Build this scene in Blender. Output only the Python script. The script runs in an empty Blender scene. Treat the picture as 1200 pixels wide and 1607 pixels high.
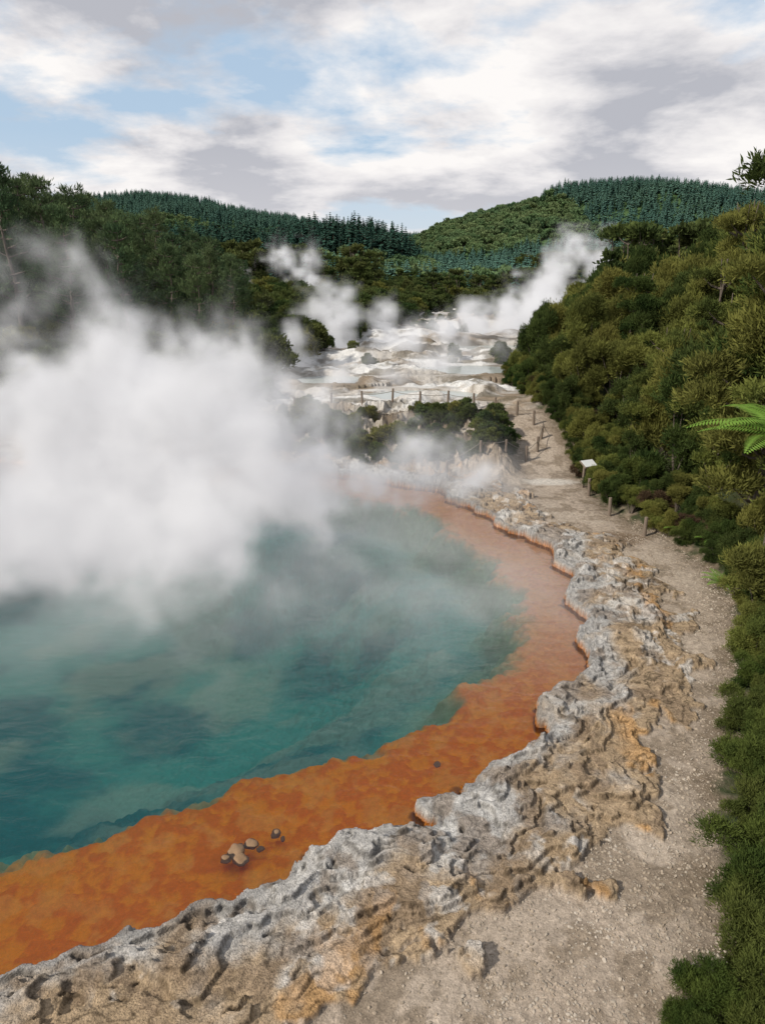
import bpy, math, random
import numpy as np
from mathutils import Vector
rng=np.random.default_rng(7); random.seed(7)
scene=bpy.context.scene
scene.view_settings.view_transform='Standard'
scene.view_settings.look='None'
scene.view_settings.exposure=0
COL=scene.collection

# ---------------- noise helpers ----------------
TAB2=rng.random((256,256)).astype(np.float32)
TAB3=rng.random((64,64,64)).astype(np.float32)
def sm(a,b,x):
    t=np.clip((x-a)/(b-a),0,1); return t*t*(3-2*t)
def vn2(x,y,s=0):
    x=x+s*17.13; y=y+s*31.7
    xi=np.floor(x).astype(np.int64); yi=np.floor(y).astype(np.int64)
    fx=x-xi; fy=y-yi
    fx=fx*fx*fx*(fx*(fx*6-15)+10); fy=fy*fy*fy*(fy*(fy*6-15)+10)
    x0=xi&255; x1=(xi+1)&255; y0=yi&255; y1=(yi+1)&255
    a=TAB2[x0,y0]; b=TAB2[x1,y0]; c=TAB2[x0,y1]; d=TAB2[x1,y1]
    return (a+(b-a)*fx)*(1-fy)+(c+(d-c)*fx)*fy
def fbm2(x,y,o=4,s=0,g=.5):
    t=0; a=1; n=0
    for i in range(o):
        t=t+a*vn2(x,y,s+i*3); n+=a; a*=g
        x,y=(x*1.6-y*1.2)*1.03,(x*1.2+y*1.6)*1.03
    return t/n
def afbm(x,y,o=4,s=0,g=.5):
    t=0; a=1; n=0
    for i in range(o):
        t=t+a*vn2(x,y,s+i*3); n+=a; a*=g
        x,y=x*2.07+3.1,y*2.03+1.7
    return t/n
def vn3(x,y,z):
    xi=np.floor(x).astype(np.int32); yi=np.floor(y).astype(np.int32); zi=np.floor(z).astype(np.int32)
    fx=x-xi; fy=y-yi; fz=z-zi
    fx=fx*fx*(3-2*fx); fy=fy*fy*(3-2*fy); fz=fz*fz*(3-2*fz)
    x0=xi&63; x1=(xi+1)&63; y0=yi&63; y1=(yi+1)&63; z0=zi&63; z1=(zi+1)&63
    def l(zz):
        a=TAB3[x0,y0,zz]; b=TAB3[x1,y0,zz]; c=TAB3[x0,y1,zz]; d=TAB3[x1,y1,zz]
        return (a+(b-a)*fx)*(1-fy)+(c+(d-c)*fx)*fy
    return l(z0)*(1-fz)+l(z1)*fz
def fbm3(x,y,z,o=4,g=.5,s=0):
    t=0;a=1;n=0
    x=x+s*7.3;y=y+s*3.1
    for i in range(o):
        t=t+a*vn3(x,y,z); n+=a; a*=g
        x,y,z=(x*1.6-y*1.2)+5.2,(x*1.2+y*1.6)*.98+1.7+z*.1,z*2.03+9.1
    return t/n

# ---------------- node helpers ----------------
def new_mat(name):
    m=bpy.data.materials.new(name); m.use_nodes=True
    nt=m.node_tree; nt.nodes.clear()
    out=nt.nodes.new('ShaderNodeOutputMaterial')
    return m,nt,out
def N(nt,t,**k):
    n=nt.nodes.new(t)
    for a,b in k.items():
        if a.startswith('i_'): n.inputs[a[2:].replace('_',' ')].default_value=b
        else: setattr(n,a,b)
    return n
def L(nt,a,b): nt.links.new(a,b)
def math_n(nt,op,a,b=None,c=None,clamp=False):
    n=nt.nodes.new('ShaderNodeMath'); n.operation=op; n.use_clamp=clamp
    for i,v in enumerate((a,b,c)):
        if v is None: continue
        if isinstance(v,(int,float)): n.inputs[i].default_value=v
        else: nt.links.new(v,n.inputs[i])
    return n.outputs[0]
def mixc(nt,f,a,b,mode='MIX'):
    n=nt.nodes.new('ShaderNodeMix'); n.data_type='RGBA'; n.blend_type=mode
    for i,v in ((0,f),(6,a),(7,b)):
        if isinstance(v,(int,float)): n.inputs[i].default_value=v
        elif isinstance(v,tuple): n.inputs[i].default_value=v if len(v)==4 else v+(1,)
        else: nt.links.new(v,n.inputs[i])
    return n.outputs[2]
def ramp(nt,f,stops):
    n=nt.nodes.new('ShaderNodeValToRGB'); cr=n.color_ramp
    while len(cr.elements)<len(stops): cr.elements.new(.5)
    for e,(p,c) in zip(cr.elements,stops):
        e.position=p; e.color=(c,c,c,1) if isinstance(c,(int,float)) else tuple(c)+(1,)
    nt.links.new(f,n.inputs[0]); return n.outputs[0]

# ---------------- terrain definition ----------------
SH=np.array([(-9,4.2),(-6.5,5.1),(-4.55,5.8),(-3.87,5.99),(-3.35,6.27),(-2.69,6.46),(-2.3,6.87),(-1.77,7.25),(-1.2,7.66),(-.38,7.95),(.1,8.38),
(1.02,8.72),(1.38,9.3),(2.23,9.86),(2.75,10.47),(2.97,11.25),(3.94,11.88),(4.44,12.71),(4.38,13.65),(5.0,14.7),(4.7,15.85),(5.34,17.05),
(4.94,18.3),(5.2,19.4),(4.5,20.4),(3.66,21.6),(3.73,22.9),(3.26,23.6),(2.2,25.1),(0,26.6),(-1.6,27.4),(-6,28.4),(-12,29.5),(-20,30),(-28,27),(-32,18),
(-30,6),(-22,1),(-14,2.6)],dtype=np.float32)
def sdist(x,y):
    best=np.full(x.shape,1e9,np.float32); ins=np.zeros(x.shape,bool); S=np.zeros(x.shape,np.float32); acc=0.
    n=len(SH)
    for i in range(n):
        ax,ay=SH[i]; bx,by=SH[(i+1)%n]
        ex=bx-ax; ey=by-ay; ln=math.hypot(ex,ey)
        t=np.clip(((x-ax)*ex+(y-ay)*ey)/(ex*ex+ey*ey),0,1)
        dd=(x-ax-t*ex)**2+(y-ay-t*ey)**2
        k=dd<best; S=np.where(k,acc+t*ln,S); best=np.where(k,dd,best); acc+=ln
        c=((ay>y)!=(by>y))&(x<(bx-ax)*(y-ay)/(by-ay+1e-9)+ax)
        ins^=c
    d=np.sqrt(best); return np.where(ins,-d,d),S
XRY=[-100,3,5.2,6.5,8.6,10.2,13.5,17,20,23,26.8,29.5,32.2,36,44,55,70,90,110]
XRX=[3.5,3.6,3.8,4.2,5.15,6.1,8.1,9.2,8.8,7.9,8.0,8.4,8.0,7.6,8,11,16,22,25]
XLY=[30,33,44,60,76,95,110]; XLX=[-7,-6.5,-6.5,-3.8,1,6,18]
PLV=1.75
POOLS=[(2.2,37.6,3.6,1.7,PLV-.05),(-3.2,42.5,2.6,1.8,PLV+.1),(5.5,47,4.8,2.4,PLV+.1),(1.5,54,3.4,2.0,PLV+.25),(10,60,5,3.4,PLV+.2),(13,76,6,5.5,PLV+.4)]
R1=([-900,-423,-264,-195,-143,-95,-53,21,150,600,900],[20,34,50,58,52,43,36,31,28,30,20])
R2=([-300,-160,-85,-50,-28,-8,6,17,40],[4,8,12,15,20,20,15,7,3])
R3=([-60,16,57,100,110,164,217,265,400,800],[0,22,35,42,49,51,44,38,40,20])
def ground(x,y):
    x=np.asarray(x,np.float32); y=np.asarray(y,np.float32)
    wx=x+.75*(fbm2(x*.8,y*.8,2,1)-.5)+.34*(fbm2(x*3,y*3,3,2)-.5)
    wy=y+.75*(fbm2(x*.8,y*.8,2,11)-.5)+.34*(fbm2(x*3,y*3,3,12)-.5)
    d,S=sdist(wx,wy)
    w=2.0+1.5*(fbm2(x*.55,y*.55,3,5)-.5)+.9*(fbm2(x*2.0,y*2.0,4,6)-.5)
    w=w+.35*(1-sm(6.5,9.5,y))
    r=np.clip(d/w,0,1)
    nz=fbm2(x*.9,y*.9,3,7)-.5
    nf=fbm2(x*6,y*6,4,8,.55)-.5
    dl=d+.30*(fbm2(x*1.6,y*1.6,4,17)-.5)
    grain=afbm(S*.6,dl*2.3,4,18,.5)-.5
    q=.18*sm(0,.06,d)+.22*np.sin(np.pi*r)**.7*(1-.2*r)+.36*nz*sm(0,.3,d)+.42*grain*sm(0,.25,d)+.03*nf
    st=.085; k=np.floor(q/st); f=q/st-k
    s1=st*(k+sm(.86,1,f))
    q2=afbm(S*1.0+7,dl*3.6,3,28,.5)+.22*fbm2(x*2.4,y*2.4,3,29); st2=.085; f2=q2/st2-np.floor(q2/st2); s2=(np.floor(q2/st2)+sm(.82,1,f2))*st2
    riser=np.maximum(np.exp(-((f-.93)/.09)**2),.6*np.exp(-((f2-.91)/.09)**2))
    rock=.05+.95*s1+.05*q+.15*(s2-.6)*sm(0,.2,d)+.012*nf
    rock=np.maximum(rock,.04)
    g=.2+.05*(fbm2(x*.6,y*.6,3,9)-.5)+.012*(fbm2(x*9,y*9,2,10)-.5)
    rockout=np.maximum(rock,g+.03+.10*(vn2(x*2,y*2,14)))
    rm=1-sm(w-.03,w+.02,d)
    land=g+(rockout-g)*rm
    land=np.where(r<.4,np.where(d<w,rock,land),land)
    dd=-d
    ws=1.45+.7*(fbm2(x*.9,y*.9,4,21)-.5)+.25*(fbm2(x*4,y*4,3,24)-.5)+.75*(1-sm(8.5,12,y))-.15*sm(12,15,y)
    lump=fbm2(x*5.5,y*5.5,4,22)-.5
    und=-.09-.13*sm(0,.8,dd)+.15*lump*sm(0,.2,dd)-1.1*sm(ws-.05,ws+1.2,dd)-3*sm(2.6,8,dd)
    und=np.minimum(und,-.03)
    z=np.where(d>0,land,und)
    xr=np.interp(y,XRY,XRX); xl=np.interp(y,XLY,XLX)
    fbank=sm(25.5,27.5,y)
    bank=1.5*sm(1.0,4.2,d)*(1+.35*(fbm2(x*.8,y*.8,4,31)-.5))
    ramp_=1.5*sm(26.5,33,y)
    pm=sm(4.2,6.0,x)
    z=z+np.where(d>0,fbank*((1-pm)*bank+pm*ramp_),0)
    ter=sm(32,36,y)*(1-sm(105,125,y))
    er=fbm2(x*.28,y*.28,5,33)-.5
    z=z+np.where(d>0,ter*(er*1.7+.024*(y-33)),0)
    brel=fbank*(1-sm(33,36,y))*(1-pm)*sm(.8,2,d)
    z=z+brel*(np.abs(fbm2(x*1.3,y*1.3,5,35)-.5)*-2.0+.2)
    for cx,cy,rx,ry,lv in POOLS:
        e=np.sqrt(((x-cx)/rx)**2+((y-cy)/ry)**2)+.3*(fbm2(x*.6,y*.6,3,40)-.5)
        z=np.where((e<1.6)&(e>=.95),np.maximum(z,lv+.03+.1*vn2(x,y,3)),z)
        k=1-sm(.9,1.0,e); z=z*(1-k)+(lv-.2)*k
    e=np.maximum(x-xr,0)
    sl=np.interp(y,[3,9,16,30,60,120],[.05,.10,.36,.36,.18,.05])
    z=z+np.where(d>0,9*(1-np.exp(-sl*e/9)),0)
    z=z+4*sm(0,40,-34-x)*sm(-20,20,y)
    el=np.maximum(xl-x,0)*sm(34,40,y)
    z=z+np.where(d>0,2.0*(1-np.exp(-.12*el))*ter,0)
    h1=np.interp(x,*R1)*np.exp(-((y-620)/190)**2)
    h2=np.interp(x,*R2)*np.exp(-((y-330)/80)**2)
    h3=np.interp(x,*R3)*np.exp(-((y-480)/130)**2)
    hh=np.maximum(np.maximum(h1,h2),h3)
    far=sm(100,160,y)
    z=z+far*(hh*(1+.20*(fbm2(x*.012,y*.012,4,50)-.5))+2.0+3*(fbm2(x*.03,y*.03,3,51)-.5))
    return z,dict(d=d,w=w,rm=rm,r=r,nz=nz,nf=nf,xr=xr,xl=xl,ws=ws,lump=lump,hh=hh,h1=h1,h2=h2,h3=h3,ter=ter,er=er,riser=riser,grain=grain,S=S)

def axis(core_a,core_b,n,out_a,out_b,na,nb):
    c=np.linspace(core_a,core_b,n); h=c[1]-c[0]
    def geo(L_,k):
        lo,hi=1.0001,1.6
        for _ in range(60):
            m=(lo+hi)/2; s=h*m*(m**k-1)/(m-1)
            if s<L_: lo=m
            else: hi=m
        return np.cumsum(h*lo**np.arange(1,k+1))
    return np.concatenate([core_a-geo(core_a-out_a,na)[::-1],c,core_b+geo(out_b-core_b,nb)])
xs=axis(-5.6,9.5,820,-1500,1500,130,130)
ys=[4.2]; 
while ys[-1]<2200:
    yy=ys[-1]; ys.append(yy+max(.016,.0022*yy*(1 if yy<30 else (1.8 if yy<110 else 5.5))))
ys=np.array(ys); back=4.2-np.cumsum(.05*1.25**np.arange(1,36)); ys=np.concatenate([back[::-1],ys])
X,Y=np.meshgrid(xs,ys); sh=X.shape
Z,M=ground(X.ravel(),Y.ravel())
x=X.ravel().astype(np.float32); y=Y.ravel().astype(np.float32)
def C(*c): return np.array(c,np.float32)[None,:]
def mx(a,b,t): return a+(b-a)*t[:,None]
d=M['d']; nv=len(x)
n_a=fbm2(x*1.1,y*1.1,4,60); n_b=fbm2(x*3.2,y*3.2,4,61); n_c=fbm2(x*.45,y*.45,3,62); n_d=fbm2(x*9,y*9,3,59)
rockc=mx(C(.40,.38,.355),C(.36,.265,.17),sm(.34,.56,n_a*.55+M['r']*.32+.06+.15*(n_b-.5)-.15*M['grain']))
rockc=mx(rockc,C(.56,.54,.51),sm(.52,.66,n_b+.3*M['grain'])*sm(.42,.60,n_c)*.65)
rockc=mx(rockc,C(.20,.145,.10),sm(.52,.66,fbm2(x*2.1,y*2.1,5,63))*.6)
rockc=mx(rockc,C(.46,.25,.09),sm(.58,.68,fbm2(x*1.3,y*1.3,4,64))*sm(.45,.9,M['r'])*.6)
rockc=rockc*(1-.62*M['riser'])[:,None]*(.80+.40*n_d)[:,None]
rockc=mx(rockc,C(.19,.185,.18),sm(.02,.05,d)*(1-sm(.08,.20,d))*.5)
rockc=mx(rockc,C(.16,.085,.035),(1-sm(.0,.04,d))*.9)
grav=mx(C(.30,.24,.185),C(.40,.335,.27),fbm2(x*.8,y*.8,4,65))
grav=mx(grav,C(.17,.13,.09),sm(.48,.64,fbm2(x*2.2,y*2.2,5,66))*.6)
grav=grav*(.82+.36*n_d)[:,None]
wet=(1-sm(.5,1.1,np.sqrt(((x-7.4)/1.1)**2+((y-19.9)/.7)**2)+.4*(n_b-.5)))
grav=mx(grav,C(.14,.095,.06),wet*.75)
white=(1-sm(.5,1.2,np.sqrt(((x-6.6)/1.3)**2+((y-26.0)/.5)**2)+.5*(n_b-.5)))
grav=mx(grav,C(.58,.55,.50),white*.6)
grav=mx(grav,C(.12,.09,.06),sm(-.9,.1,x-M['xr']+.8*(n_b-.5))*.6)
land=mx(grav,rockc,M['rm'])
silica=mx(C(.42,.39,.355),C(.24,.19,.14),sm(.44,.60,fbm2(x*.35,y*.5,5,67)))
silica=mx(silica,C(.60,.59,.57),sm(.46,.60,fbm2(x*.22,y*.4,4,68))*.9)
silica=mx(silica,C(.12,.10,.07),sm(.50,.62,fbm2(x*.7,y*1.1,5,69))*.75)
bankc=mx(C(.30,.265,.22),C(.13,.10,.07),sm(.42,.60,fbm2(x*1.6,y*1.6,5,74)))
silica=mx(bankc,silica,sm(32.5,34.5,y))
far=sm(26.8,29,y)*(1-sm(4.2,5.6,x)*(1-sm(33,36,y)))*sm(1.8,2.6,d)
land=mx(land,silica,far)
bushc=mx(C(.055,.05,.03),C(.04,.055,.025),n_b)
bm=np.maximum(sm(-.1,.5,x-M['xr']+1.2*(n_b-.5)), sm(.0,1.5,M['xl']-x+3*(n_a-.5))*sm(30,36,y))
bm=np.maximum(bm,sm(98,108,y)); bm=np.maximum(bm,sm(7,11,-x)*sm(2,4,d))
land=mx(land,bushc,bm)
hillc=mx(C(.045,.085,.04),C(.08,.13,.05),fbm2(x*.02,y*.02,4,70))
hillc=mx(hillc,C(.24,.17,.09),(1-sm(.4,1.1,np.sqrt(((x-96)/12)**2+((y-445)/9)**2)+.9*(fbm2(x*.06,y*.06,4,71)-.5))))
land=mx(land,hillc,sm(120,170,y))
dd=-d; ws=M['ws']
org=mx(C(1.0,.37,.012),C(.88,.24,.008),sm(.36,.60,M['lump']+.5))
org=mx(org,C(1.0,.46,.07),sm(.5,.7,fbm2(x*2.5,y*2.5,4,72))*.6)
org=mx(org,C(1.0,.60,.32),sm(10.5,14.5,y)*.60)  # far shelf goes peach: pale sky reflection painted into the orange
tn=fbm2(x*.33+.6*n_c,y*.42,4,73)
teal=mx(C(.0,.22,.215),C(.05,.40,.33),sm(.36,.64,tn))
teal=mx(teal,C(.30,.50,.38),sm(.50,.70,fbm2(x*.42+4,y*.5,4,75))*.55)  # cloud reflections painted into the pool colour as pale, milky patches
teal=mx(teal,C(.40,.50,.22),(1-sm(0,1.7,dd-ws-.1))*.7)
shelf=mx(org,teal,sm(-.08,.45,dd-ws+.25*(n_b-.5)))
shelf=mx(shelf,C(.30,.10,.015),1-sm(.02,.09,dd))
edge=sm(-.02,.0,dd)
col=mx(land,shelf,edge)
rough_mask=np.where(d>0,np.where(d<M['w']+.05,1.0,.4),.2)
def grid_mesh(name,x,y,z,sh):
    me=bpy.data.meshes.new(name); ny,nx=sh
    me.vertices.add(len(x)); co=np.stack([x,y,z],1).astype(np.float32); me.vertices.foreach_set('co',co.ravel())
    i=np.arange(nx*ny,dtype=np.int32).reshape(ny,nx)
    f=np.stack([i[:-1,:-1],i[:-1,1:],i[1:,1:],i[1:,:-1]],-1).reshape(-1,4)
    me.loops.add(f.size); me.loops.foreach_set('vertex_index',f.ravel())
    me.polygons.add(len(f)); me.polygons.foreach_set('loop_start',np.arange(0,f.size,4,dtype=np.int32))
    me.polygons.foreach_set('use_smooth',np.ones(len(f),bool))
    me.update(calc_edges=True); return me
me=grid_mesh('terrain',x,y,Z,sh)
a=me.color_attributes.new('Col','FLOAT_COLOR','POINT')
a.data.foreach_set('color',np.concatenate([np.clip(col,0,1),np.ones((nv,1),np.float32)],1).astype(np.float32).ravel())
a=me.attributes.new('rk','FLOAT','POINT'); a.data.foreach_set('value',rough_mask.astype(np.float32))
terrain=bpy.data.objects.new('ground',me); COL.objects.link(terrain)
m,nt,out=new_mat('ground_mat')
ac=N(nt,'ShaderNodeAttribute',attribute_name='Col'); ar=N(nt,'ShaderNodeAttribute',attribute_name='rk')
geo=N(nt,'ShaderNodeNewGeometry')
n1=N(nt,'ShaderNodeTexNoise',i_Scale=11.0,i_Detail=8.0,i_Roughness=.62); L(nt,geo.outputs['Position'],n1.inputs['Vector']); n1.inputs['Distortion'].default_value=.6
n2=N(nt,'ShaderNodeTexNoise',i_Scale=50.0,i_Detail=3.0,i_Roughness=.6); L(nt,geo.outputs['Position'],n2.inputs['Vector'])
v1=N(nt,'ShaderNodeTexVoronoi',i_Scale=38.0); L(nt,geo.outputs['Position'],v1.inputs['Vector'])
k1=ramp(nt,n1.outputs[0],[(.32,.70),(.68,1.28)])
k2=ramp(nt,n2.outputs[0],[(.3,.74),(.7,1.22)])
c=mixc(nt,1.0,ac.outputs['Color'],k1,'MULTIPLY'); c=mixc(nt,1.0,c,k2,'MULTIPLY')
lt=math_n(nt,'LESS_THAN',ar.outputs['Fac'],.3)
c=mixc(nt,math_n(nt,'MULTIPLY',lt,.65),c,ac.outputs['Color'])
r1=math_n(nt,'ABSOLUTE',math_n(nt,'SUBTRACT',n1.outputs[0],.5))
hmix=math_n(nt,'ADD',math_n(nt,'MULTIPLY',r1,-.05),math_n(nt,'MULTIPLY',n2.outputs[0],.012))
hmix=math_n(nt,'ADD',hmix,math_n(nt,'MULTIPLY',v1.outputs['Distance'],-.010))
hmix=math_n(nt,'MULTIPLY',hmix,ar.outputs['Fac'])
bp=N(nt,'ShaderNodeBump',i_Strength=1.0,i_Distance=1.0); L(nt,hmix,bp.inputs['Height'])
bs=N(nt,'ShaderNodeBsdfDiffuse')
L(nt,c,bs.inputs['Color']); L(nt,bp.outputs[0],bs.inputs['Normal']); L(nt,bs.outputs[0],out.inputs[0])
me.materials.append(m)
def gz(px,py):
    z,_=ground(np.array([px]),np.array([py])); return float(z[0])

# ---------------- water ----------------
def water_mat(name,tint,milk,milkc,sc=1.6,bs_=.03,ior=1.33,gain=1.0):
    m,nt,out=new_mat(name)
    geo=N(nt,'ShaderNodeNewGeometry')
    mp=N(nt,'ShaderNodeMapping'); mp.inputs['Scale'].default_value=(1,1.7,1); L(nt,geo.outputs['Position'],mp.inputs['Vector'])
    n=N(nt,'ShaderNodeTexNoise',i_Scale=sc,i_Detail=5.0,i_Roughness=.55); n.inputs['Distortion'].default_value=.6; L(nt,mp.outputs[0],n.inputs['Vector'])
    b=N(nt,'ShaderNodeBump',i_Strength=1.0,i_Distance=bs_); L(nt,n.outputs[0],b.inputs['Height'])
    tr=N(nt,'ShaderNodeBsdfTransparent'); tr.inputs[0].default_value=tint+(1,)
    df=N(nt,'ShaderNodeBsdfDiffuse'); df.inputs[0].default_value=milkc+(1,)
    gl=N(nt,'ShaderNodeBsdfGlossy',i_Roughness=.03); L(nt,b.outputs[0],gl.inputs['Normal'])
    fr=N(nt,'ShaderNodeFresnel',i_IOR=ior); L(nt,b.outputs[0],fr.inputs['Normal'])
    ff=math_n(nt,'MULTIPLY',fr.outputs[0],gain,clamp=True)
    m1=N(nt,'ShaderNodeMixShader'); m1.inputs[0].default_value=milk; L(nt,tr.outputs[0],m1.inputs[1]); L(nt,df.outputs[0],m1.inputs[2])
    m2=N(nt,'ShaderNodeMixShader'); L(nt,ff,m2.inputs[0]); L(nt,m1.outputs[0],m2.inputs[1]); L(nt,gl.outputs[0],m2.inputs[2])
    L(nt,m2.outputs[0],out.inputs[0]); return m
wm=water_mat('pool_water_mat',(1,1,1),.0,(.5,.6,.5),1.5,.018,1.36,1.75)
me=bpy.data.meshes.new('water'); me.from_pydata([(-34,-1,0),(7.2,-1,0),(7.2,31.5,0),(-34,31.5,0)],[],[(0,1,2,3)])
me.materials.append(wm); water=bpy.data.objects.new('pool_water',me); COL.objects.link(water)
pm_=water_mat('terrace_pool_mat',(.85,.9,.88),.75,(.56,.60,.57),2.0,.01)
for cx,cy,rx,ry,lv in POOLS:
    vs=[(cx,cy,lv)]; k=64
    for i in range(k):
        t=2*math.pi*i/k; vs.append((cx+rx*1.25*math.cos(t),cy+ry*1.25*math.sin(t),lv))
    me=bpy.data.meshes.new('hot_spring_pool'); me.from_pydata(vs,[],[(0,i+1,(i+1)%k+1) for i in range(k)])
    me.materials.append(pm_); COL.objects.link(bpy.data.objects.new('hot_spring_pool',me))

# ---------------- foliage ----------------
def nrm(v): return v/np.maximum(np.linalg.norm(v,axis=-1,keepdims=True),1e-6)
def leaf_quads(cen,dirs,n,Ln,W,spread,jit):
    K=len(cen); c=np.repeat(cen,n,0)+rng.normal(0,jit,(K*n,3)); dr=nrm(np.repeat(nrm(dirs),n,0)+rng.normal(0,spread,(K*n,3)))
    s=nrm(np.cross(dr,rng.normal(0,1,(K*n,3))))
    l=Ln*rng.uniform(.6,1.3,(K*n,1)); w=W*rng.uniform(.7,1.3,(K*n,1))
    v=np.stack([c,c+dr*l*.5+s*w,c+dr*l,c+dr*l*.5-s*w],1).reshape(-1,3)
    f=np.arange(K*n*4).reshape(-1,4); return v,f
def tube(pts,rad,k=6):
    pts=np.array(pts,float); vs=[];fs=[]
    for i,p in enumerate(pts):
        t=nrm(pts[min(i+1,len(pts)-1)]-pts[max(i-1,0)]); a=nrm(np.cross(t,[.3,1,.2])); b=np.cross(t,a)
        for j in range(k):
            an=2*math.pi*j/k; vs.append(p+rad[i]*(a*math.cos(an)+b*math.sin(an)))
    for i in range(len(pts)-1):
        for j in range(k):
            fs.append((i*k+j,i*k+(j+1)%k,(i+1)*k+(j+1)%k,(i+1)*k+j))
    return np.array(vs),np.array(fs)
def build(name,parts,mats):
    vs=[];fs=[];mi=[];o=0
    for v,f,m_ in parts:
        vs.append(v);fs.append(f+o);mi.append(np.full(len(f),m_,np.int32));o+=len(v)
    v=np.concatenate(vs).astype(np.float32);f=np.concatenate(fs).astype(np.int32);mi=np.concatenate(mi)
    me=bpy.data.meshes.new(name); me.vertices.add(len(v)); me.vertices.foreach_set('co',v.ravel())
    me.loops.add(f.size); me.loops.foreach_set('vertex_index',f.ravel()); me.polygons.add(len(f))
    me.polygons.foreach_set('loop_start',np.arange(0,f.size,4,dtype=np.int32)); me.update(calc_edges=True)
    for a in mats: me.materials.append(a)
    me.polygons.foreach_set('material_index',mi); return me
def fol_mat(name,dark,light,yel,trans=.25,nscale=1.3):
    m,nt,out=new_mat(name)
    oi=N(nt,'ShaderNodeObjectInfo'); geo=N(nt,'ShaderNodeNewGeometry')
    n=N(nt,'ShaderNodeTexNoise',i_Scale=nscale,i_Detail=2.0); L(nt,geo.outputs['Position'],n.inputs['Vector'])
    f=ramp(nt,n.outputs[0],[(.40,0.),(.60,1.)])
    c=mixc(nt,f,dark,light); c=mixc(nt,math_n(nt,'MULTIPLY',oi.outputs['Random'],.7),c,yel)
    d_=N(nt,'ShaderNodeBsdfDiffuse'); L(nt,c,d_.inputs['Color'])
    if trans<=0: L(nt,d_.outputs[0],out.inputs[0]); return m
    t_=N(nt,'ShaderNodeBsdfTranslucent'); L(nt,c,t_.inputs[0])
    mxs=N(nt,'ShaderNodeMixShader'); mxs.inputs[0].default_value=trans
    L(nt,d_.outputs[0],mxs.inputs[1]); L(nt,t_.outputs[0],mxs.inputs[2]); L(nt,mxs.outputs[0],out.inputs[0]); return m
def simple_mat(name,c1,c2,scale=8,rough=.85):
    m,nt,out=new_mat(name); tc=N(nt,'ShaderNodeTexCoord')
    n=N(nt,'ShaderNodeTexNoise',i_Scale=float(scale),i_Detail=5.0); L(nt,tc.outputs['Object'],n.inputs['Vector'])
    c=mixc(nt,n.outputs[0],c1,c2); b=N(nt,'ShaderNodeBsdfPrincipled',i_Roughness=rough); L(nt,c,b.inputs['Base Color'])
    bp=N(nt,'ShaderNodeBump',i_Strength=.4,i_Distance=.02); L(nt,n.outputs[0],bp.inputs['Height']); L(nt,bp.outputs[0],b.inputs['Normal'])
    L(nt,b.outputs[0],out.inputs[0]); return m
bark=simple_mat('bark',(.06,.045,.035),(.16,.13,.10))
F_man=fol_mat('manuka_foliage',(.042,.068,.020),(.165,.19,.048),(.20,.18,.050),.3,.8)
F_manD=fol_mat('dark_shrub_foliage',(.022,.045,.014),(.070,.10,.028),(.060,.075,.024),.25,.9)
F_low=fol_mat('low_manuka_foliage',(.042,.070,.018),(.095,.125,.030),(.11,.12,.035),.3,2.)
F_dark=fol_mat('dark_foliage',(.035,.065,.022),(.09,.125,.038),(.12,.125,.045),nscale=.4)
F_pine=fol_mat('pine_foliage',(.040,.078,.040),(.105,.15,.065),(.11,.14,.065),nscale=.30)
F_far=fol_mat('distant_conifer_foliage',(.065,.135,.108),(.090,.165,.120),(.075,.145,.115),0,.03)  # paler and bluer than nearer conifers: aerial haze mixed into the leaf colour
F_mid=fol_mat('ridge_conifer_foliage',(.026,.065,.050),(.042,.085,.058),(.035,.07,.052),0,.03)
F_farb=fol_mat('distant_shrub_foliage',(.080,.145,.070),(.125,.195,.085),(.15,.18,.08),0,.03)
F_fern=fol_mat('fern_foliage',(.14,.27,.045),(.22,.38,.07),(.20,.32,.06),.4)
F_brown=fol_mat('dry_foliage',(.07,.045,.03),(.13,.085,.055),(.10,.07,.04))

def lobed_crown(lobes,K,n,Ln,W,spread,jit,up=.5,shell=.55):
    lob=np.array([[*c,r,rz] for c,r,rz in lobes]); vol=lob[:,3]**2; idx=rng.choice(len(lob),K,p=vol/vol.sum())
    u=nrm(rng.normal(0,1,(K,3))); u[:,2]=np.where(u[:,2]<-.35,-u[:,2],u[:,2])
    rr=shell+(1-shell)*rng.random(K)**.6
    rr*=1+.32*np.sin(u[:,0]*7+idx)*np.cos(u[:,1]*6+idx*2)+rng.normal(0,.13,K)
    c=lob[idx,:3]+u*rr[:,None]*np.stack([lob[idx,3],lob[idx,3],lob[idx,4]],1)
    dr=u*.8+np.array([0,0,up]); return leaf_quads(c,dr,n,Ln,W,spread,jit)
def make_bush(name,h,rad,K,n,Ln,W,mat,nl=9,jit=.05):
    lobes=[];parts=[]
    for i in range(nl):
        a=random.uniform(0,6.28); rr=rad*random.uniform(.2,.9); z=h*random.uniform(.15,.92)*(1.12-.35*rr/rad)
        if i==0: rr=0; z=h*.8
        r=rad*random.uniform(.18,.40); lobes.append(((rr*math.cos(a),rr*math.sin(a),z),r,r*random.uniform(.7,1.3)))
    for c,r,rz in lobes:
        v,f=tube([(random.uniform(-.08,.08),random.uniform(-.08,.08),-.3),(c[0]*.4,c[1]*.4,c[2]*.45),(c[0],c[1],c[2]+rz*.3)],[.035*h/2,.022*h/2,.008]); parts.append((v,f,0))
    v,f=lobed_crown(lobes,K,n,Ln,W,.5,jit*rad,.6); parts.append((v,f,1))
    return build(name,parts,[bark,mat])
man=[make_bush('manuka_bush',2.4,1.15,1500,14,.16,.013,m_,nl) for nl,m_ in ((12,F_man),(15,F_man),(18,F_man),(14,F_manD),(17,F_manD))]
manb=make_bush('dry_bush',1.6,.9,1100,12,.12,.012,F_brown,10)
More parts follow.
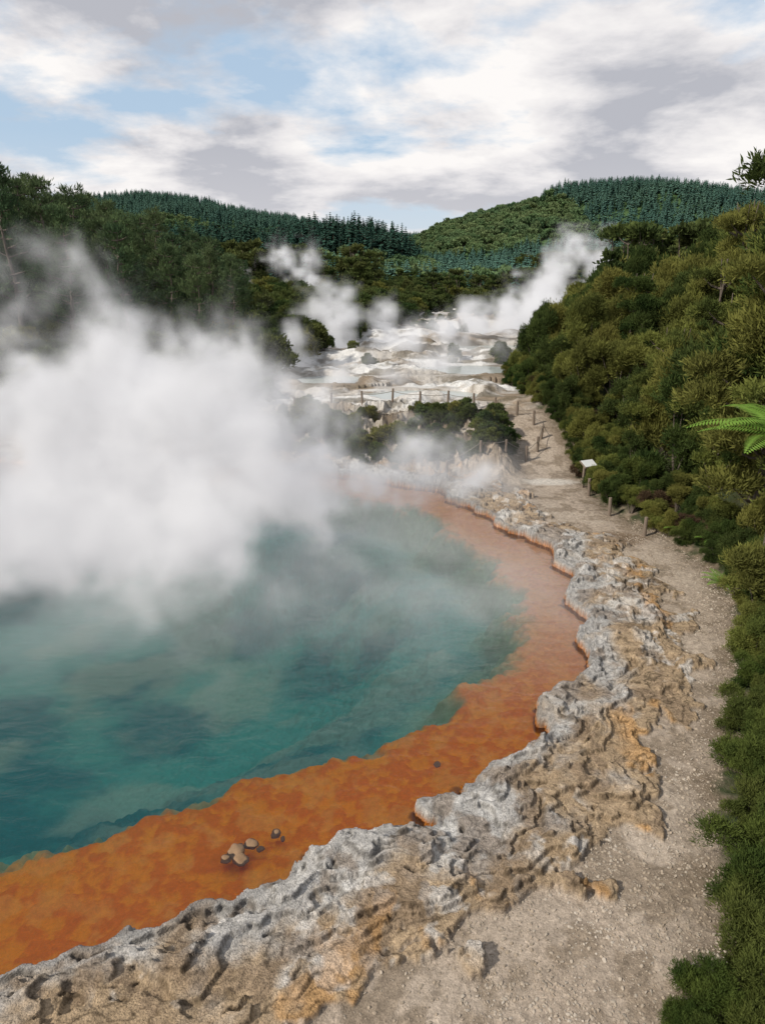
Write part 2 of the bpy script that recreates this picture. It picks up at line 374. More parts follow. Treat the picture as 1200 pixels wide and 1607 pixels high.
small=[make_bush('low_manuka',1.0,.8,2000,16,.075,.006,F_low,13,.035) for _ in range(3)]
mid=[make_bush('scrub_master',2.0,1.25,560,10,.26,.04,F_dark,12) for _ in range(3)]
mid+= [make_bush('scrub_masterb',2.0,1.25,560,10,.26,.04,F_man,12)]

def make_tall(name,h,mat,K=2200,n=13,Ln=.15,W=.02,rad=2.0,low=.35,nl=16):
    lobes=[];parts=[]
    for s in range(3):
        bx,by=random.uniform(-.3,.3),random.uniform(-.3,.3); tx,ty=random.uniform(-.9,.9),random.uniform(-.9,.9)
        pts=[(bx+(tx)*t**1.3+.15*math.sin(5*t+s),by+ty*t**1.3,-.5+h*.85*t) for t in np.linspace(0,1,7)]
        v,f=tube(pts,[.12*(1-t*.85)*h/8 for t in np.linspace(0,1,7)]); parts.append((v,f,0))
        for k in range(nl//3):
            t=random.uniform(low,1); p=np.array(pts[int(t*6)]); a=random.uniform(0,6.28); rr=rad*random.uniform(.3,1)*(1.25-t)
            c=p+np.array([math.cos(a)*rr,math.sin(a)*rr,random.uniform(.1,.7)])
            r=rad*random.uniform(.24,.40)*(1.2-.5*t); lobes.append((tuple(c),r,r*random.uniform(.45,.7)))
            v,f=tube([p,(p+c)/2+np.array([0,0,-.1]),c],[.05*h/8,.035*h/8,.012]); parts.append((v,f,0))
    v,f=lobed_crown(lobes,K,n,Ln,W,.45,.06,up=.6,shell=.4); parts.append((v,f,1))
    return build(name,parts,[bark,mat])
tall=[make_tall('kanuka_tree',8,m_,3000,13,.17,.018,2.1,.3,24) for m_ in (F_man,F_manD,F_man)]
broad=[make_tall('broadleaf_master',8,F_dark,800,9,.38,.09,2.6,.2,24) for _ in range(3)]
def make_pine(name,h,mat):
    parts=[];pts=[(.2*math.sin(i),.15*math.cos(i*2),-.5+h*i/7) for i in range(8)]
    v,f=tube(pts,[.22*(1-i/7.6) for i in range(8)]);parts.append((v,f,0))
    cen=[];dr=[]
    for z in np.arange(h*.2,h*.98,.55):
        t=z/h; R=(h*.30)*(1-t)**.6*random.uniform(.5,1.2)+.25
        for k in range(random.randint(3,5)):
            a=random.uniform(0,6.28); R2=R*random.uniform(.6,1.1); e=np.array([math.cos(a)*R2,math.sin(a)*R2,R2*random.uniform(.1,.45)])
            p0=np.array([0,0,z]); 
            v,f=tube([p0,p0+e*.5+np.array([0,0,-.08]),p0+e],[.05,.035,.01],4);parts.append((v,f,0))
            for s in np.linspace(.4,1,int(3+R2*2)):
                cc=p0+e*s+rng.normal(0,.13,3); cen.append(cc); dr.append(e*.6+np.array([0,0,.9]))
    v,f=leaf_quads(np.array(cen),np.array(dr),16,.40,.04,.55,.12);parts.append((v,f,1))
    return build(name,parts,[bark,mat])
pines=[make_pine('pine_tree',random.uniform(10,12),F_pine) for _ in range(4)]
def make_con(name,h,mat,wd=.2):
    parts=[];v,f=tube([(0,0,-1),(0,0,h*.9)],[.2,.05],4);parts.append((v,f,0))
    vs=[]
    for z in np.linspace(h*.12,h*.95,13):
        R=h*wd*(1-z/h)**.7+.25
        for k in range(7):
            a=random.uniform(0,6.28); R2=R*random.uniform(.6,1.2); w=.28*R2+.12
            o=np.array([0,0,z+R2*.35]); e=np.array([math.cos(a)*R2,math.sin(a)*R2,z-R2*.15]); s=np.array([-math.sin(a)*w,math.cos(a)*w,0])
            m_=(o+e)/2; vs+= [o,m_+s,e,m_-s]
    vs+= [np.array([-.15,0,h*.88]),np.array([0,0,h*.86]),np.array([.15,0,h*.88]),np.array([0,0,h*1.0])]
    parts.append((np.array(vs),np.arange(len(vs)).reshape(-1,4),1)); return build(name,parts,[bark,mat])
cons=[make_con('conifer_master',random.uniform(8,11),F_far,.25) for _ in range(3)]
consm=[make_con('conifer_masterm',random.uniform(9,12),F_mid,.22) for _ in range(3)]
shr=[make_bush('hill_shrub_master',4.5,3.0,150,8,1.0,.28,F_farb,10) for _ in range(3)]

def scatter(name,meshes,P,rot,scl,idx):
    mc=bpy.data.collections.new(name+'_set')
    for i,q in enumerate(meshes):
        o=bpy.data.objects.new('%s_part_%02d'%(name,i),q); mc.objects.link(o)
    me=bpy.data.meshes.new(name); me.vertices.add(len(P)); me.vertices.foreach_set('co',np.asarray(P,np.float32).ravel())
    a=me.attributes.new('rot','FLOAT_VECTOR','POINT'); a.data.foreach_set('vector',np.asarray(rot,np.float32).ravel())
    a=me.attributes.new('scl','FLOAT_VECTOR','POINT'); a.data.foreach_set('vector',np.asarray(scl,np.float32).ravel())
    a=me.attributes.new('idx','INT','POINT'); a.data.foreach_set('value',np.asarray(idx,np.int32))
    ob=bpy.data.objects.new(name,me); COL.objects.link(ob)
    ng=bpy.data.node_groups.new(name+'_gn','GeometryNodeTree')
    ng.interface.new_socket('Geometry',in_out='INPUT',socket_type='NodeSocketGeometry')
    ng.interface.new_socket('Geometry',in_out='OUTPUT',socket_type='NodeSocketGeometry')
    gi=ng.nodes.new('NodeGroupInput'); go=ng.nodes.new('NodeGroupOutput')
    ip=ng.nodes.new('GeometryNodeInstanceOnPoints'); ci=ng.nodes.new('GeometryNodeCollectionInfo')
    ci.inputs['Collection'].default_value=mc; ci.inputs['Separate Children'].default_value=True; ci.inputs['Reset Children'].default_value=True
    def na(nm,t):
        q=ng.nodes.new('GeometryNodeInputNamedAttribute'); q.data_type=t; q.inputs['Name'].default_value=nm; return q.outputs['Attribute']
    ip.inputs['Pick Instance'].default_value=True
    l=ng.links.new; l(gi.outputs[0],ip.inputs['Points']); l(ci.outputs[0],ip.inputs['Instance']); l(na('idx','INT'),ip.inputs['Instance Index'])
    l(na('rot','FLOAT_VECTOR'),ip.inputs['Rotation']); l(na('scl','FLOAT_VECTOR'),ip.inputs['Scale']); l(ip.outputs[0],go.inputs[0])
    md=ob.modifiers.new('scatter','NODES'); md.node_group=ng; return ob
def rots(n,tilt=.06):
    return np.stack([rng.normal(0,tilt,n),rng.normal(0,tilt,n),rng.uniform(0,6.28,n)],1)
def scl3(s): 
    s=np.asarray(s); return np.stack([s*rng.uniform(.85,1.2,len(s)),s*rng.uniform(.85,1.2,len(s)),s],1)
# hills
n=30000
yy=np.sqrt(rng.uniform(170**2,690**2,n)); xx=rng.uniform(-.8,.8,n)*yy
zz,mm=ground(xx,yy)
clear=fbm2(xx*.02,yy*.02,3,97)
isshr=((xx>10)&(xx<106)&(yy>340)&(yy<560)&(mm['h3']>=mm['h1']))|((yy<290)&(clear>.5))|((xx>-150)&(xx<-20)&(yy>360)&(yy<500)&(clear>.45))
bald=((np.abs((xx-96)/12)**2+((yy-445)/9)**2)<.8)|((clear>.70)&isshr)
ismid=(mm['h2']>mm['h1'])&(mm['h2']>mm['h3'])&(mm['h2']>7)&(yy>250)
P=np.stack([xx,yy,zz-.5],1)
k=~isshr&~bald&~ismid; nk=k.sum()
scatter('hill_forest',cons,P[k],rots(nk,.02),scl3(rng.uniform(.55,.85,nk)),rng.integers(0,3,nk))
k=ismid; nk=k.sum()
scatter('ridge_forest',consm,P[k],rots(nk,.02),scl3(rng.uniform(.6,1.1,nk)),rng.integers(0,3,nk))
k=isshr&~bald&~ismid; k&=(rng.random(n)<.7); nk=k.sum()
scatter('hill_scrub',shr,P[k],rots(nk),scl3(rng.uniform(.45,1.15,nk)),rng.integers(0,3,nk))
# valley forest
n=3000
yy=np.sqrt(rng.uniform(98**2,240**2,n)); xx=rng.uniform(-.8,.8,n)*yy; zz,mm=ground(xx,yy)
typ=rng.random(n); idx=np.where(typ<.75,rng.integers(0,3,n),3+rng.integers(0,3,n))
hs=np.where(np.abs(xx-20)<22,.62,.95)*rng.uniform(.5,1.25,n)
hs=np.where(xx>28,hs*1.15,hs); hs=np.where(idx>2,np.minimum(hs*.75,.7),hs)
scatter('valley_forest',broad+consm,np.stack([xx,yy,zz-.3],1),rots(n,.04),scl3(hs),idx)
# scrub
n=6500
xx=rng.uniform(-45,45,n); yy=rng.uniform(30,112,n); zz,mm=ground(xx,yy)
k=((mm['xl']-xx>.6+2*(rng.random(n)-.5))|(xx-mm['xr']>14)|(yy>97))&(mm['d']>3.4)&(np.abs(xx)<.8*yy)
xx,yy,zz=xx[k],yy[k],zz[k]; n=len(xx)
P1=np.stack([xx,yy,zz-.15],1); S1=rng.uniform(.45,1.25,n)*np.where(yy<42,.75,1); I1=np.where(rng.random(n)<.12,3,rng.integers(0,3,n))
n2=420; bx=rng.uniform(-9,5.4,n2); by=rng.uniform(27.4,32.6,n2); bz,bmm=ground(bx,by); kk=(bmm['d']>1.2)&((fbm2(bx*.45,by*.45,2,90)>.46)|((bx>2.2)&(rng.random(n2)<.5)))
P2=np.stack([bx,by,bz-.1],1)[kk]; S2=rng.uniform(.16,.40,len(P2))
n3=380; cx=rng.uniform(-4,22,n3); cy=rng.uniform(48,98,n3); cz,cm=ground(cx,cy)
kk=(cx>cm['xl'])&(cx<cm['xr']+1)&(fbm2(cx*.2,cy*.2,2,91)>.52)
for (px,py,rx,ry,lv) in POOLS: kk&=((((cx-px)/rx)**2+((cy-py)/ry)**2)>1.8)
P3=np.stack([cx,cy,cz-.1],1)[kk]; S3=rng.uniform(.2,.55,len(P3))
P=np.concatenate([P1,P2,P3]); S=np.concatenate([S1,S2,S3]); I=np.concatenate([I1,rng.integers(0,4,len(P2)),rng.integers(0,4,len(P3))])
scatter('scrub_thicket',mid,P,rots(len(P)),scl3(S),I)
def put(name,me,xy,s=1,rz=None,dz=-.1,sz=None,tilt=0):
    o=bpy.data.objects.new(name,me); o.location=(xy[0],xy[1],gz(*xy)+dz); o.rotation_euler=(tilt,0,random.uniform(0,6.28) if rz is None else rz)
    o.scale=(s,s,sz if sz else s); COL.objects.link(o); return o
pts=[]
tries=0
while len(pts)<115 and tries<9000:
    tries+=1; px,py=random.uniform(-54,-9),random.uniform(40,85)
    if px>-.16*py-2 or px<-.72*py: continue
    if all((px-a)**2+(py-b)**2>6.5 for a,b in pts): pts.append((px,py))
for px,py in pts:
    az=px/py; want=np.interp(az,[-.60,-.50,-.36,-.26,-.18,-.12],[16.2,15.6,13.4,11.8,8.8,7])
    want=8+(want-8)*py/60
    h=(want-gz(px,py))*random.uniform(.68,1.08); h=max(3,h)
    put('pine_tree',random.choice(pines),(px,py),h/11*random.uniform(.8,1.0),sz=h/11)
# right thicket
pts=[]; tries=0
while len(pts)<340 and tries<30000:
    tries+=1
    py=random.uniform(4.6,58); e=random.uniform(0,1)**1.4*22
    px=float(np.interp(py,XRY,XRX))+e+.35
    if px>.66*py+3.2: continue
    md=.6 if py<12 else 1.3+e*.03
    if all((px-a)**2+(py-b)**2>md*md for a,b,_ in pts): pts.append((px,py,e))
for px,py,e in pts:
    if py<12.5:
        put('manuka_bush',random.choice(small),(px+.1,py),random.uniform(.55,1.05))
    else:
        s=random.uniform(.6,1.3)*(.85+min(e,8)*.09)
        if e<1.2 : s*=random.uniform(.45,.75)
        mesh=manb if random.random()<.04 or (abs(px-9.2)<1 and abs(py-21.5)<1.3) else random.choice(man)
        put('manuka_bush',mesh,(px,py),s,sz=s*random.uniform(.9,1.4))
for p,s in [((3.15,5.05),.42),((3.6,5.25),.6),((4.0,4.95),.6),((3.4,4.75),.5)]: put('manuka_bush',random.choice(small),p,s)
n=200; ey=rng.uniform(12.5,46,n); ex=np.interp(ey,XRY,XRX)+.1+rng.random(n)**1.3*1.6; ez,_=ground(ex,ey)
scatter('path_edge_shrubs',man+[manb],np.stack([ex,ey,ez-.1],1),rots(n),scl3(rng.uniform(.22,.50,n)),np.where(rng.random(n)<.12,5,rng.integers(0,5,n)))
for (tx,ty,s) in [(12.2,20.0,1.35),(14.2,23.2,1.5),(11.9,23.2,.95),(13.5,29,1.0),(16,33,1.1),(19,38,1.1),(22,45,1.1),(26,50,1.2),(17.5,27,1.35),(11.8,17.4,1.1),(13.5,19,1.5),(22,38,1.3),(12.8,21.6,1.65),(11.2,18.6,1.25),(10.9,26,.8),(12.5,35,.8)]:
    put('kanuka_tree',random.choice(tall),(tx,ty),s)
for _ in range(60):
    ty=random.uniform(60,98); tx=ty*random.uniform(.33,.62)
    put('native_tree',random.choice(broad),(tx,ty),random.uniform(.9,1.4))
def fern_mesh(name,nf,length,trunk,droop=.55):
    parts=[]
    if trunk>0: 
        v,f=tube([(0,0,-.3),(.05,0,trunk*.5),(0,0,trunk)],[.13,.10,.09],8);parts.append((v,f,0))
    for i in range(nf):
        a=6.283*i/nf+random.uniform(-.15,.15); Lf=length*random.uniform(.8,1.1); el=random.uniform(.5,.95)
        pts=[];p=np.array([0,0,trunk]);nseg=34
        for k in range(nseg+1):
            pts.append(p.copy()); ang=el-(el+droop)*(k/nseg)**1.2
            p=p+Lf/nseg*np.array([math.cos(a)*math.cos(ang),math.sin(a)*math.cos(ang),math.sin(ang)])
        pts=np.array(pts); v,f=tube(pts[::4],np.linspace(.014,.003,len(pts[::4])),4);parts.append((v,f,1))
        q=[];side=np.array([-math.sin(a),math.cos(a),0])
        for k in range(3,nseg):
            t=k/nseg; ln=Lf*.23*math.sin(math.pi*min(1,(t*.92+.08)))**.7*(1.15-t*.6)
            fw=nrm(pts[k+1]-pts[k]); w=Lf/nseg*.42
            for sg in (-1,1):
                di=nrm(side*sg+fw*.35+np.array([0,0,-.18])); b=pts[k]
                q+= [b-fw*w*.3,b+di*ln*.45+fw*w,b+di*ln,b+di*ln*.45-fw*w]
        parts.append((np.array(q),np.arange(len(q)).reshape(-1,4),1))
    return build(name,parts,[bark,F_fern])
tf=fern_mesh('tree_fern',16,2.3,4.1); gf=fern_mesh('ground_fern',9,.7,.05,.5)
put('tree_fern',tf,(9.15,15.0)); 
for p in [(9.3,19.9),(9.7,18.6),(8.5,30.5),(10.1,17.9),(8.95,16.4)]: put('ground_fern',gf,p,random.uniform(.7,1.1),dz=.05)
for p in [(8.75,14.2),(9.2,14.4),(8.8,14.8),(9.5,14.3),(9.3,15.4)]: put('manuka_bush',random.choice(man),p,random.uniform(.6,.85))

# ---------------- fence, sign, rocks ----------------
import bmesh
wood=simple_mat('weathered_wood',(.10,.075,.055),(.22,.17,.13),20)
ropem=simple_mat('rope',(.16,.14,.11),(.25,.22,.18),60)
def empty(name):
    e=bpy.data.objects.new(name,None); COL.objects.link(e); return e
def post_mesh():
    bm=bmesh.new(); r=bmesh.ops.create_cone(bm,cap_ends=True,segments=10,radius1=.065,radius2=.055,depth=1.0)
    bmesh.ops.bevel(bm,geom=[e for e in bm.edges if e.calc_length()<.2],offset=.01,segments=1,affect='EDGES')
    bmesh.ops.translate(bm,verts=bm.verts,vec=(0,0,.35)); me=bpy.data.meshes.new('post'); bm.to_mesh(me); bm.free(); me.materials.append(wood); return me
pmh=post_mesh()
def fence(line,rope=True):
    e=empty('rope_fence'); tops=[]
    for i,(px,py) in enumerate(line):
        o=bpy.data.objects.new('post',pmh); o.parent=e; z=gz(px,py); o.location=(px,py,z-.15); o.rotation_euler=(random.uniform(-.06,.06),random.uniform(-.06,.06),0); COL.objects.link(o); o.scale=(1,1,random.uniform(.82,1)); tops.append(np.array([px,py,z+.5]))
    if rope:
        pts=[]
        for a,b in zip(tops[:-1],tops[1:]):
            for t in np.linspace(0,1,6,endpoint=False): pts.append(a*(1-t)+b*t-np.array([0,0,.25*t*(1-t)]))
        pts.append(tops[-1]); v,f=tube(pts,[.014]*len(pts),5); me=build('rope',[(v,f,0)],[ropem]); o=bpy.data.objects.new('rope',me); o.parent=e; COL.objects.link(o)
fence([(2.6,26.9),(4.0,27.1),(5.1,27.6),(6.1,28.2),(6.75,29.0),(7.1,30.0),(7.0,31.2),(6.4,32.3),(5.6,33.2)])
fence([(-4.4,34.2),(-2.6,34.6),(-1,34.3),(.5,34.6),(1.9,34.3),(3.3,34.5),(4.6,34.2),(5.6,33.7)])
fence([(8.25,20.1),(7.75,22.0),(7.7,24.3)],False)
e=empty('information_sign'); e.location=(7.9,25.4,gz(7.9,25.4)); e.rotation_euler=(0,0,math.radians(25))
panel=simple_mat('sign_panel',(.55,.56,.55),(.66,.66,.64),3,.5)
def box(name,parent,size,loc,rot=(0,0,0),mat=wood,bev=.008):
    bm=bmesh.new(); bmesh.ops.create_cube(bm,size=1); bmesh.ops.scale(bm,vec=size,verts=bm.verts); bmesh.ops.bevel(bm,geom=bm.edges[:],offset=bev,segments=1,affect='EDGES')
    me=bpy.data.meshes.new(name); bm.to_mesh(me); bm.free(); me.materials.append(mat); o=bpy.data.objects.new(name,me); o.parent=parent; o.location=loc; o.rotation_euler=rot; COL.objects.link(o); return o
box('leg_1',e,(.09,.09,1.1),(-.16,0,.35)); box('leg_2',e,(.09,.09,1.1),(.16,0,.35))
box('board',e,(.62,.42,.05),(0,-.03,.93),(math.radians(28),0,0),wood); box('panel',e,(.56,.36,.012),(0,-.045,.962),(math.radians(28),0,0),panel,.003)
rockm=simple_mat('rock_mat',(.15,.085,.04),(.30,.19,.11),5)
def stone(name,seed,n=3):
    bm=bmesh.new(); bmesh.ops.create_icosphere(bm,subdivisions=n,radius=1)
    r=np.random.default_rng(seed); k=r.normal(0,1,(5,3))
    for v in bm.verts:
        p=np.array(v.co); s=1+.16*sum(math.sin(3*p@q+i) for i,q in enumerate(k))/2; v.co=Vector(p*s*np.array([1,.8,.4]))
    me=bpy.data.meshes.new(name); bm.to_mesh(me); bm.free(); me.materials.append(rockm); 
    for p in me.polygons: p.use_smooth=n>1
    return me
for (px,py,s) in [(-2.15,7.85,.15),(-1.95,7.98,.12),(-2.05,7.7,.13),(-1.62,8.2,.09),(.95,9.75,.07),(-1.8,7.9,.06),(-2.28,7.72,.09),(-1.5,8.1,.05)]:
    o=bpy.data.objects.new('pool_stone',stone('stone',int(px*100)%97)); o.location=(px,py,-.035); o.scale=(s,s,s*1.1); o.rotation_euler=(0,0,px*5); COL.objects.link(o)
grm=fol_mat('gravel_mat',(.24,.20,.155),(.42,.37,.31),(.34,.27,.20),0,.8)
peb=[]
for i in range(4):
    q=stone('pebble',i+50,1); q.materials.clear(); q.materials.append(grm); peb.append(q)
n=110000; yy=4.3+rng.random(n)**1.5*18; xx=rng.uniform(-1.5,10,n); zz,mm=ground(xx,yy)
dens=fbm2(xx*.8,yy*.8,3,95)
k=(mm['d']>mm['w'])&(xx<mm['xr']+.1)&(rng.random(n)<sm(.35,.65,dens)*.8+.2+.6*sm(-1.5,0,xx-mm['xr']))
P=np.stack([xx,yy,zz+.002],1)[k]; n=len(P); s=.007+.026*rng.random(n)**3.5
scatter('gravel',peb,P,rots(n,.5),scl3(s),rng.integers(0,4,n))

# ---------------- steam (real density grids) ----------------
def steam(name,lo,hi,vox,func,dens,emis,step):
    lo=np.array(lo,float);hi=np.array(hi,float); res=np.maximum(8,np.round((hi-lo)/vox).astype(int)+1); nx,ny,nz=[int(v) for v in res]
    gx=np.linspace(lo[0],hi[0],nx,dtype=np.float32);gy=np.linspace(lo[1],hi[1],ny,dtype=np.float32);gzz=np.linspace(lo[2],hi[2],nz,dtype=np.float32)
    ZZ,YY,XX=np.meshgrid(gzz,gy,gx,indexing='ij'); D=func(XX.ravel(),YY.ravel(),ZZ.ravel())
    D=np.where(D<.004,0,D)
    nb=len(D); me=bpy.data.meshes.new(name); me.vertices.add(nb)
    a=me.attributes.new('dn','FLOAT','POINT'); a.data.foreach_set('value',D.astype(np.float32))
    ob=bpy.data.objects.new(name,me); COL.objects.link(ob)
    m,nt,out=new_mat(name+'_mat'); pv=N(nt,'ShaderNodeVolumePrincipled'); pv.inputs['Color'].default_value=(.98,.98,.99,1)
    at=N(nt,'ShaderNodeAttribute',attribute_name='density')
    pv.inputs['Density Attribute'].default_value=''
    L(nt,math_n(nt,'MULTIPLY',at.outputs['Fac'],dens),pv.inputs['Density'])
    L(nt,math_n(nt,'MULTIPLY',at.outputs['Fac'],emis),pv.inputs['Emission Strength'])  # glow added to the steam in place of multiply scattered light
    pv.inputs['Emission Color'].default_value=(.98,.965,.985,1); pv.inputs['Anisotropy'].default_value=0
    L(nt,pv.outputs[0],out.inputs['Volume'])
    try: m.cycles.volume_step_rate=step
    except Exception as ex: print(ex)
    ng=bpy.data.node_groups.new(name+'_gn','GeometryNodeTree')
    ng.interface.new_socket('Geometry',in_out='INPUT',socket_type='NodeSocketGeometry'); ng.interface.new_socket('Geometry',in_out='OUTPUT',socket_type='NodeSocketGeometry')
    gi=ng.nodes.new('NodeGroupInput');go=ng.nodes.new('NodeGroupOutput');l=ng.links.new
    vc=ng.nodes.new('GeometryNodeVolumeCube'); vc.inputs['Min'].default_value=tuple(lo);vc.inputs['Max'].default_value=tuple(hi)
    vc.inputs['Resolution X'].default_value=nx;vc.inputs['Resolution Y'].default_value=ny;vc.inputs['Resolution Z'].default_value=nz
    pos=ng.nodes.new('GeometryNodeInputPosition');sp=ng.nodes.new('ShaderNodeSeparateXYZ');l(pos.outputs[0],sp.inputs[0])
    def mth(op,a,b=0):
        q=ng.nodes.new('ShaderNodeMath');q.operation=op
        for i,vv in enumerate((a,b)):
            if isinstance(vv,(int,float)): q.inputs[i].default_value=vv
            else: l(vv,q.inputs[i])
        return q.outputs[0]
    ids=[mth('ROUND',mth('MULTIPLY',mth('SUBTRACT',sp.outputs[i],float(lo[i])),float((res[i]-1)/(hi[i]-lo[i])))) for i in range(3)]
    idx=mth('ADD',ids[0],mth('MULTIPLY',mth('ADD',ids[1],mth('MULTIPLY',ids[2],ny)),nx))
    si=ng.nodes.new('GeometryNodeSampleIndex');si.data_type='FLOAT';si.domain='POINT';si.clamp=True
    na=ng.nodes.new('GeometryNodeInputNamedAttribute');na.data_type='FLOAT';na.inputs['Name'].default_value='dn'
    l(gi.outputs[0],si.inputs['Geometry']);l(na.outputs['Attribute'],si.inputs['Value']);l(mth('ADD',idx,.1),si.inputs['Index'])
    l(si.outputs[0],vc.inputs['Density'])
    smt=ng.nodes.new('GeometryNodeSetMaterial');smt.inputs['Material'].default_value=m;l(vc.outputs[0],smt.inputs[0]);l(smt.outputs[0],go.inputs[0])
    md=ob.modifiers.new('vol','NODES');md.node_group=ng
    me.materials.append(m)
    return ob
BIG=[(-9,20.5,2.2,5.0,4.5,2.6,1.0),(-5.8,20,5.0,2.3,2.2,1.9,1.05),(-4.6,20,3.7,1.9,2.2,1.8,.95),(-7.8,20.5,4.6,2.8,2.6,2.0,1.05),(-3.4,21,1.9,2.4,2.8,1.6,.8),
(-5.6,17.0,1.2,2.0,2.8,1.8,.85),(-11.5,20,3.4,3.6,3,2.2,.95),(-10.5,17.8,1.6,4.5,3.6,1.9,.9),(-8.6,19.5,6.6,1.3,1.3,1.0,.5),(-11,19.5,6.2,1.7,1.6,1.3,.55),(-14.5,19,2.5,4,4,3,1.),
(-6.4,19.5,6.1,1.6,1.5,1.1,.9),(-4.2,15.0,.8,1.2,2.4,1.0,.7),(-2.8,13.0,.5,1.2,2.0,.7,.6),(-1.0,24.0,.9,2.8,2.0,1.0,.6),(2,24.6,.5,1.8,1.4,.5,.4),(-8.5,23.5,2,6,3,2.5,.85)]
def f_big(X,Y,Z):
    w1=fbm3(X*.45,Y*.45,Z*.45,4)-.5; w2=fbm3(X*.45,Y*.45,Z*.45,4,s=3)-.5
    X2=X+3.2*w1; Y2=Y+2.0*w2; Z2=Z+2.8*w2
    f=np.full(X.shape,-1.,np.float32)
    for cx,cy,cz,rx,ry,rz,st in BIG:
        e=np.sqrt(((X2-cx)/rx)**2+((Y2-cy)/ry)**2+((Z2-cz)/rz)**2); f=np.maximum(f,(1.35-e)*st)
    nn=fbm3(X*.7+1.6*w1,Y*.7,Z*.6+1.6*w2,5,.66,s=5)
    core=sm(-.15,1.5,f+(nn-.5)*3.0)
    dn=core**2.0*2.1*(.20+.80*sm(12,18.5,Y))
    mist=np.exp(-np.maximum(Z,0)/1.0)*sm(.42,.70,fbm3(X*.4+Y*.15,Y*.26,Z*.9,5,.62,s=9))*sm(10.5,15,Y)*(1-sm(26,27.5,Y))*(1-sm(4.0,5.4,X))
    edge=sm(0,1.5,X+19.8)*sm(0,1,26.9+1-Y)*sm(0,.6,9.9-Z)*sm(0,1,Y-10.1)
    return (dn+.28*mist)*edge
steam('steam',(-20,10,.02),(5.6,28,10),.16,f_big,.85,.245,5.0)
FARP=[]
def col_(x0,y0,z0,x1,y1,z1,r0,r1,n,st=1.):
    for i in range(n):
        t=i/(n-1); r=r0+(r1-r0)*t; FARP.append((x0+(x1-x0)*t+random.uniform(-.4,.4)*r,y0+(y1-y0)*t,z0+(z1-z0)*t,r,r*1.2,r*.9,st*(1-.45*t)))
col_(-8.0,90,2.5,-8.8,90,6,.9,1.3,5,1.4); col_(-8.8,90,6,-12.5,91,10.5,1.4,2.0,5,1.1)
col_(-17,88,4.5,-17,88,8,1.1,1.2,3,1.2)
col_(15,76,2.5,17,78,6,2.2,2.4,5,1.25); col_(17,78,6,21,80,11,2.1,2.1,5,1.0); col_(20,80,3.5,26,82,7,2.2,2.3,6,1.15); col_(26,82,7,23,82,11.8,1.8,1.8,4,.95); col_(28,80,6,33,82,9,1.8,1.7,5,1.1); col_(33,82,8,36,84,10,1.5,1.2,3,.9)
col_(1.0,62,1.8,.5,62,5,1.2,1.3,4,1.2); col_(-3.5,58,2,-5,59,8,1.4,1.6,6,1.0); col_(-6,46,2,-5,46,3.6,1.4,1.3,3,1.0); col_(5,62,2,8,64,5,1.4,1.6,4,1.1); col_(10,70,2,14,72,4.5,2.3,2.4,4,1.1);col_(2,47,2,8,49,2.8,1.6,1.6,5,.65);col_(0,54,2.2,4,56,3.8,1.4,1.4,4,.9);col_(-2,41,1.9,1,42,2.6,1.1,1.2,4,.65)
def f_far(X,Y,Z):
    w1=fbm3(X*.4,Y*.3,Z*.4,2)-.5; w2=fbm3(X*.4,Y*.3,Z*.4,2,s=3)-.5
    X2=X+2.2*w1; Z2=Z+1.8*w2; f=np.full(X.shape,-1.,np.float32)
    for cx,cy,cz,rx,ry,rz,st in FARP:
        m=(np.abs(X-cx)<rx*2+2)&(np.abs(Y-cy)<ry*2+2)
        e=np.sqrt(((X2[m]-cx)/rx)**2+((Y[m]-cy)/ry)**2+((Z2[m]-cz)/rz)**2); f[m]=np.maximum(f[m],(1.25-e)*st)
    nn=fbm3(X*.6,Y*.5,Z*.6,4,.66,s=5)
    return sm(.0,1.3,f+(nn-.5)*2.7)**1.4*sm(0,1,13.8-Z)
steam('steam',(-22,39,1.2),(40,100,14),.42,f_far,.9,.30,4.0)

# ---------------- sky ----------------
SUN_EL=math.radians(38); SUN_AZ=math.radians(240)
w=bpy.data.worlds.new('World'); scene.world=w; w.use_nodes=True; nt=w.node_tree; nt.nodes.clear()
out=N(nt,'ShaderNodeOutputWorld'); bg=N(nt,'ShaderNodeBackground'); bg.inputs[1].default_value=.1
sky=N(nt,'ShaderNodeTexSky'); sky.sky_type='NISHITA'; sky.sun_disc=False; sky.sun_elevation=SUN_EL; sky.sun_rotation=SUN_AZ
tc=N(nt,'ShaderNodeTexCoord'); sp=N(nt,'ShaderNodeSeparateXYZ'); L(nt,tc.outputs['Generated'],sp.inputs[0])
zc=math_n(nt,'ADD',math_n(nt,'MAXIMUM',sp.outputs[2],0.),.20)
cx=math_n(nt,'DIVIDE',sp.outputs[0],zc); cy=math_n(nt,'DIVIDE',sp.outputs[1],zc)
cb=N(nt,'ShaderNodeCombineXYZ'); L(nt,cx,cb.inputs[0]); L(nt,cy,cb.inputs[1]); cb.inputs[2].default_value=3.3
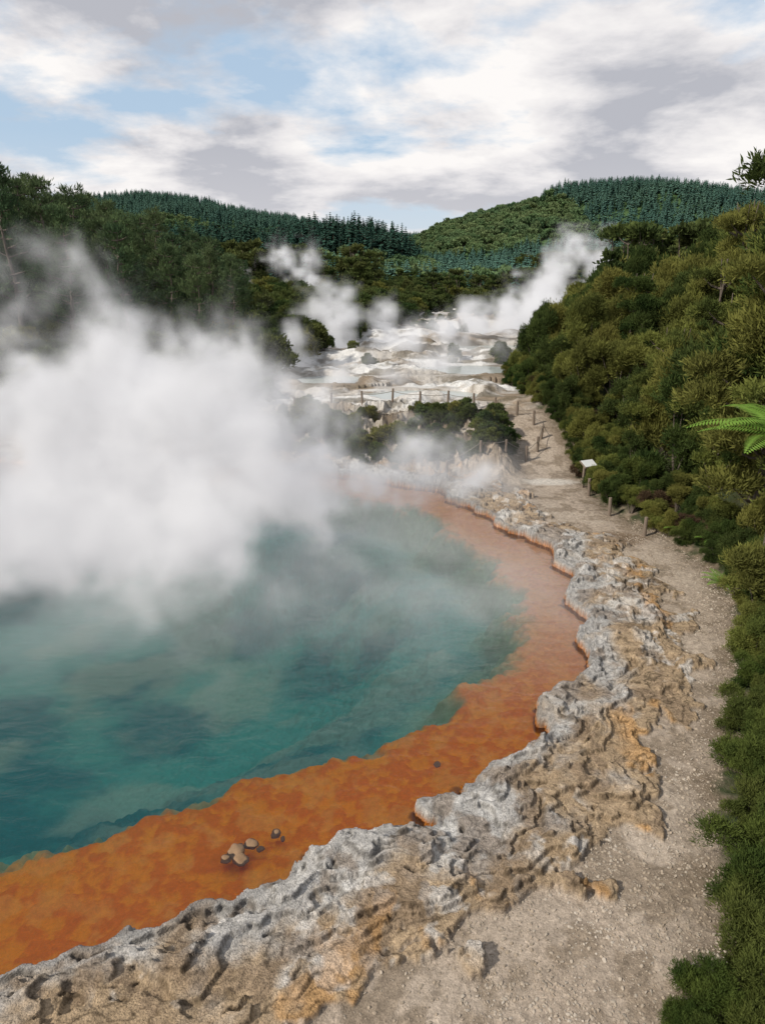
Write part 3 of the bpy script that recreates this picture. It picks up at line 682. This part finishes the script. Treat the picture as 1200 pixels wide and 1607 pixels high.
nA=N(nt,'ShaderNodeTexNoise',i_Scale=1.0,i_Detail=9.0,i_Roughness=.56); nA.inputs['Distortion'].default_value=.15; L(nt,cb.outputs[0],nA.inputs['Vector'])
cb2=N(nt,'ShaderNodeVectorMath',operation='ADD'); L(nt,cb.outputs[0],cb2.inputs[0]); cb2.inputs[1].default_value=(.06,-.22,4.0)
nB=N(nt,'ShaderNodeTexNoise',i_Scale=1.6,i_Detail=9.0,i_Roughness=.56); nB.inputs['Distortion'].default_value=.1; L(nt,cb2.outputs[0],nB.inputs['Vector'])
cov=ramp(nt,nA.outputs[0],[(.37,0.),(.46,1.)])
shade=ramp(nt,nB.outputs[0],[(.40,(9.9,9.6,9.4)),(.49,(8.2,8.0,8.1)),(.60,(4.9,5.0,5.5))])
blue=mixc(nt,.7,sky.outputs[0],(5.4,7.0,8.8))
c=mixc(nt,cov,blue,shade)
hz=ramp(nt,sp.outputs[2],[(.0,1.),(.16,0.)])
c=mixc(nt,math_n(nt,'MULTIPLY',hz,.45),c,(8.8,8.5,8.6))
up=ramp(nt,sp.outputs[2],[(.50,0.),(.62,1.)])
c=mixc(nt,math_n(nt,'MULTIPLY',up,.5),c,(2.8,3.6,4.8))
L(nt,c,bg.inputs[0]); L(nt,bg.outputs[0],out.inputs[0])
sl=bpy.data.lights.new('sun','SUN'); sl.energy=4.3; sl.angle=math.radians(1.5); sl.color=(1,.94,.84)
so=bpy.data.objects.new('sun',sl); COL.objects.link(so)
sd=Vector((math.sin(SUN_AZ)*math.cos(SUN_EL),math.cos(SUN_AZ)*math.cos(SUN_EL),math.sin(SUN_EL)))
so.rotation_euler=sd.to_track_quat('Z','Y').to_euler(); so.location=(-20,-20,30)
# ---------------- camera ----------------
cd=bpy.data.cameras.new('camera'); cd.sensor_fit='VERTICAL'; cd.sensor_height=36; cd.lens=24; cd.clip_end=5000; cd.clip_start=.1
co=bpy.data.objects.new('camera',cd); co.location=(0,0,8); co.rotation_euler=(math.radians(90-19.2),0,0); COL.objects.link(co); scene.camera=co
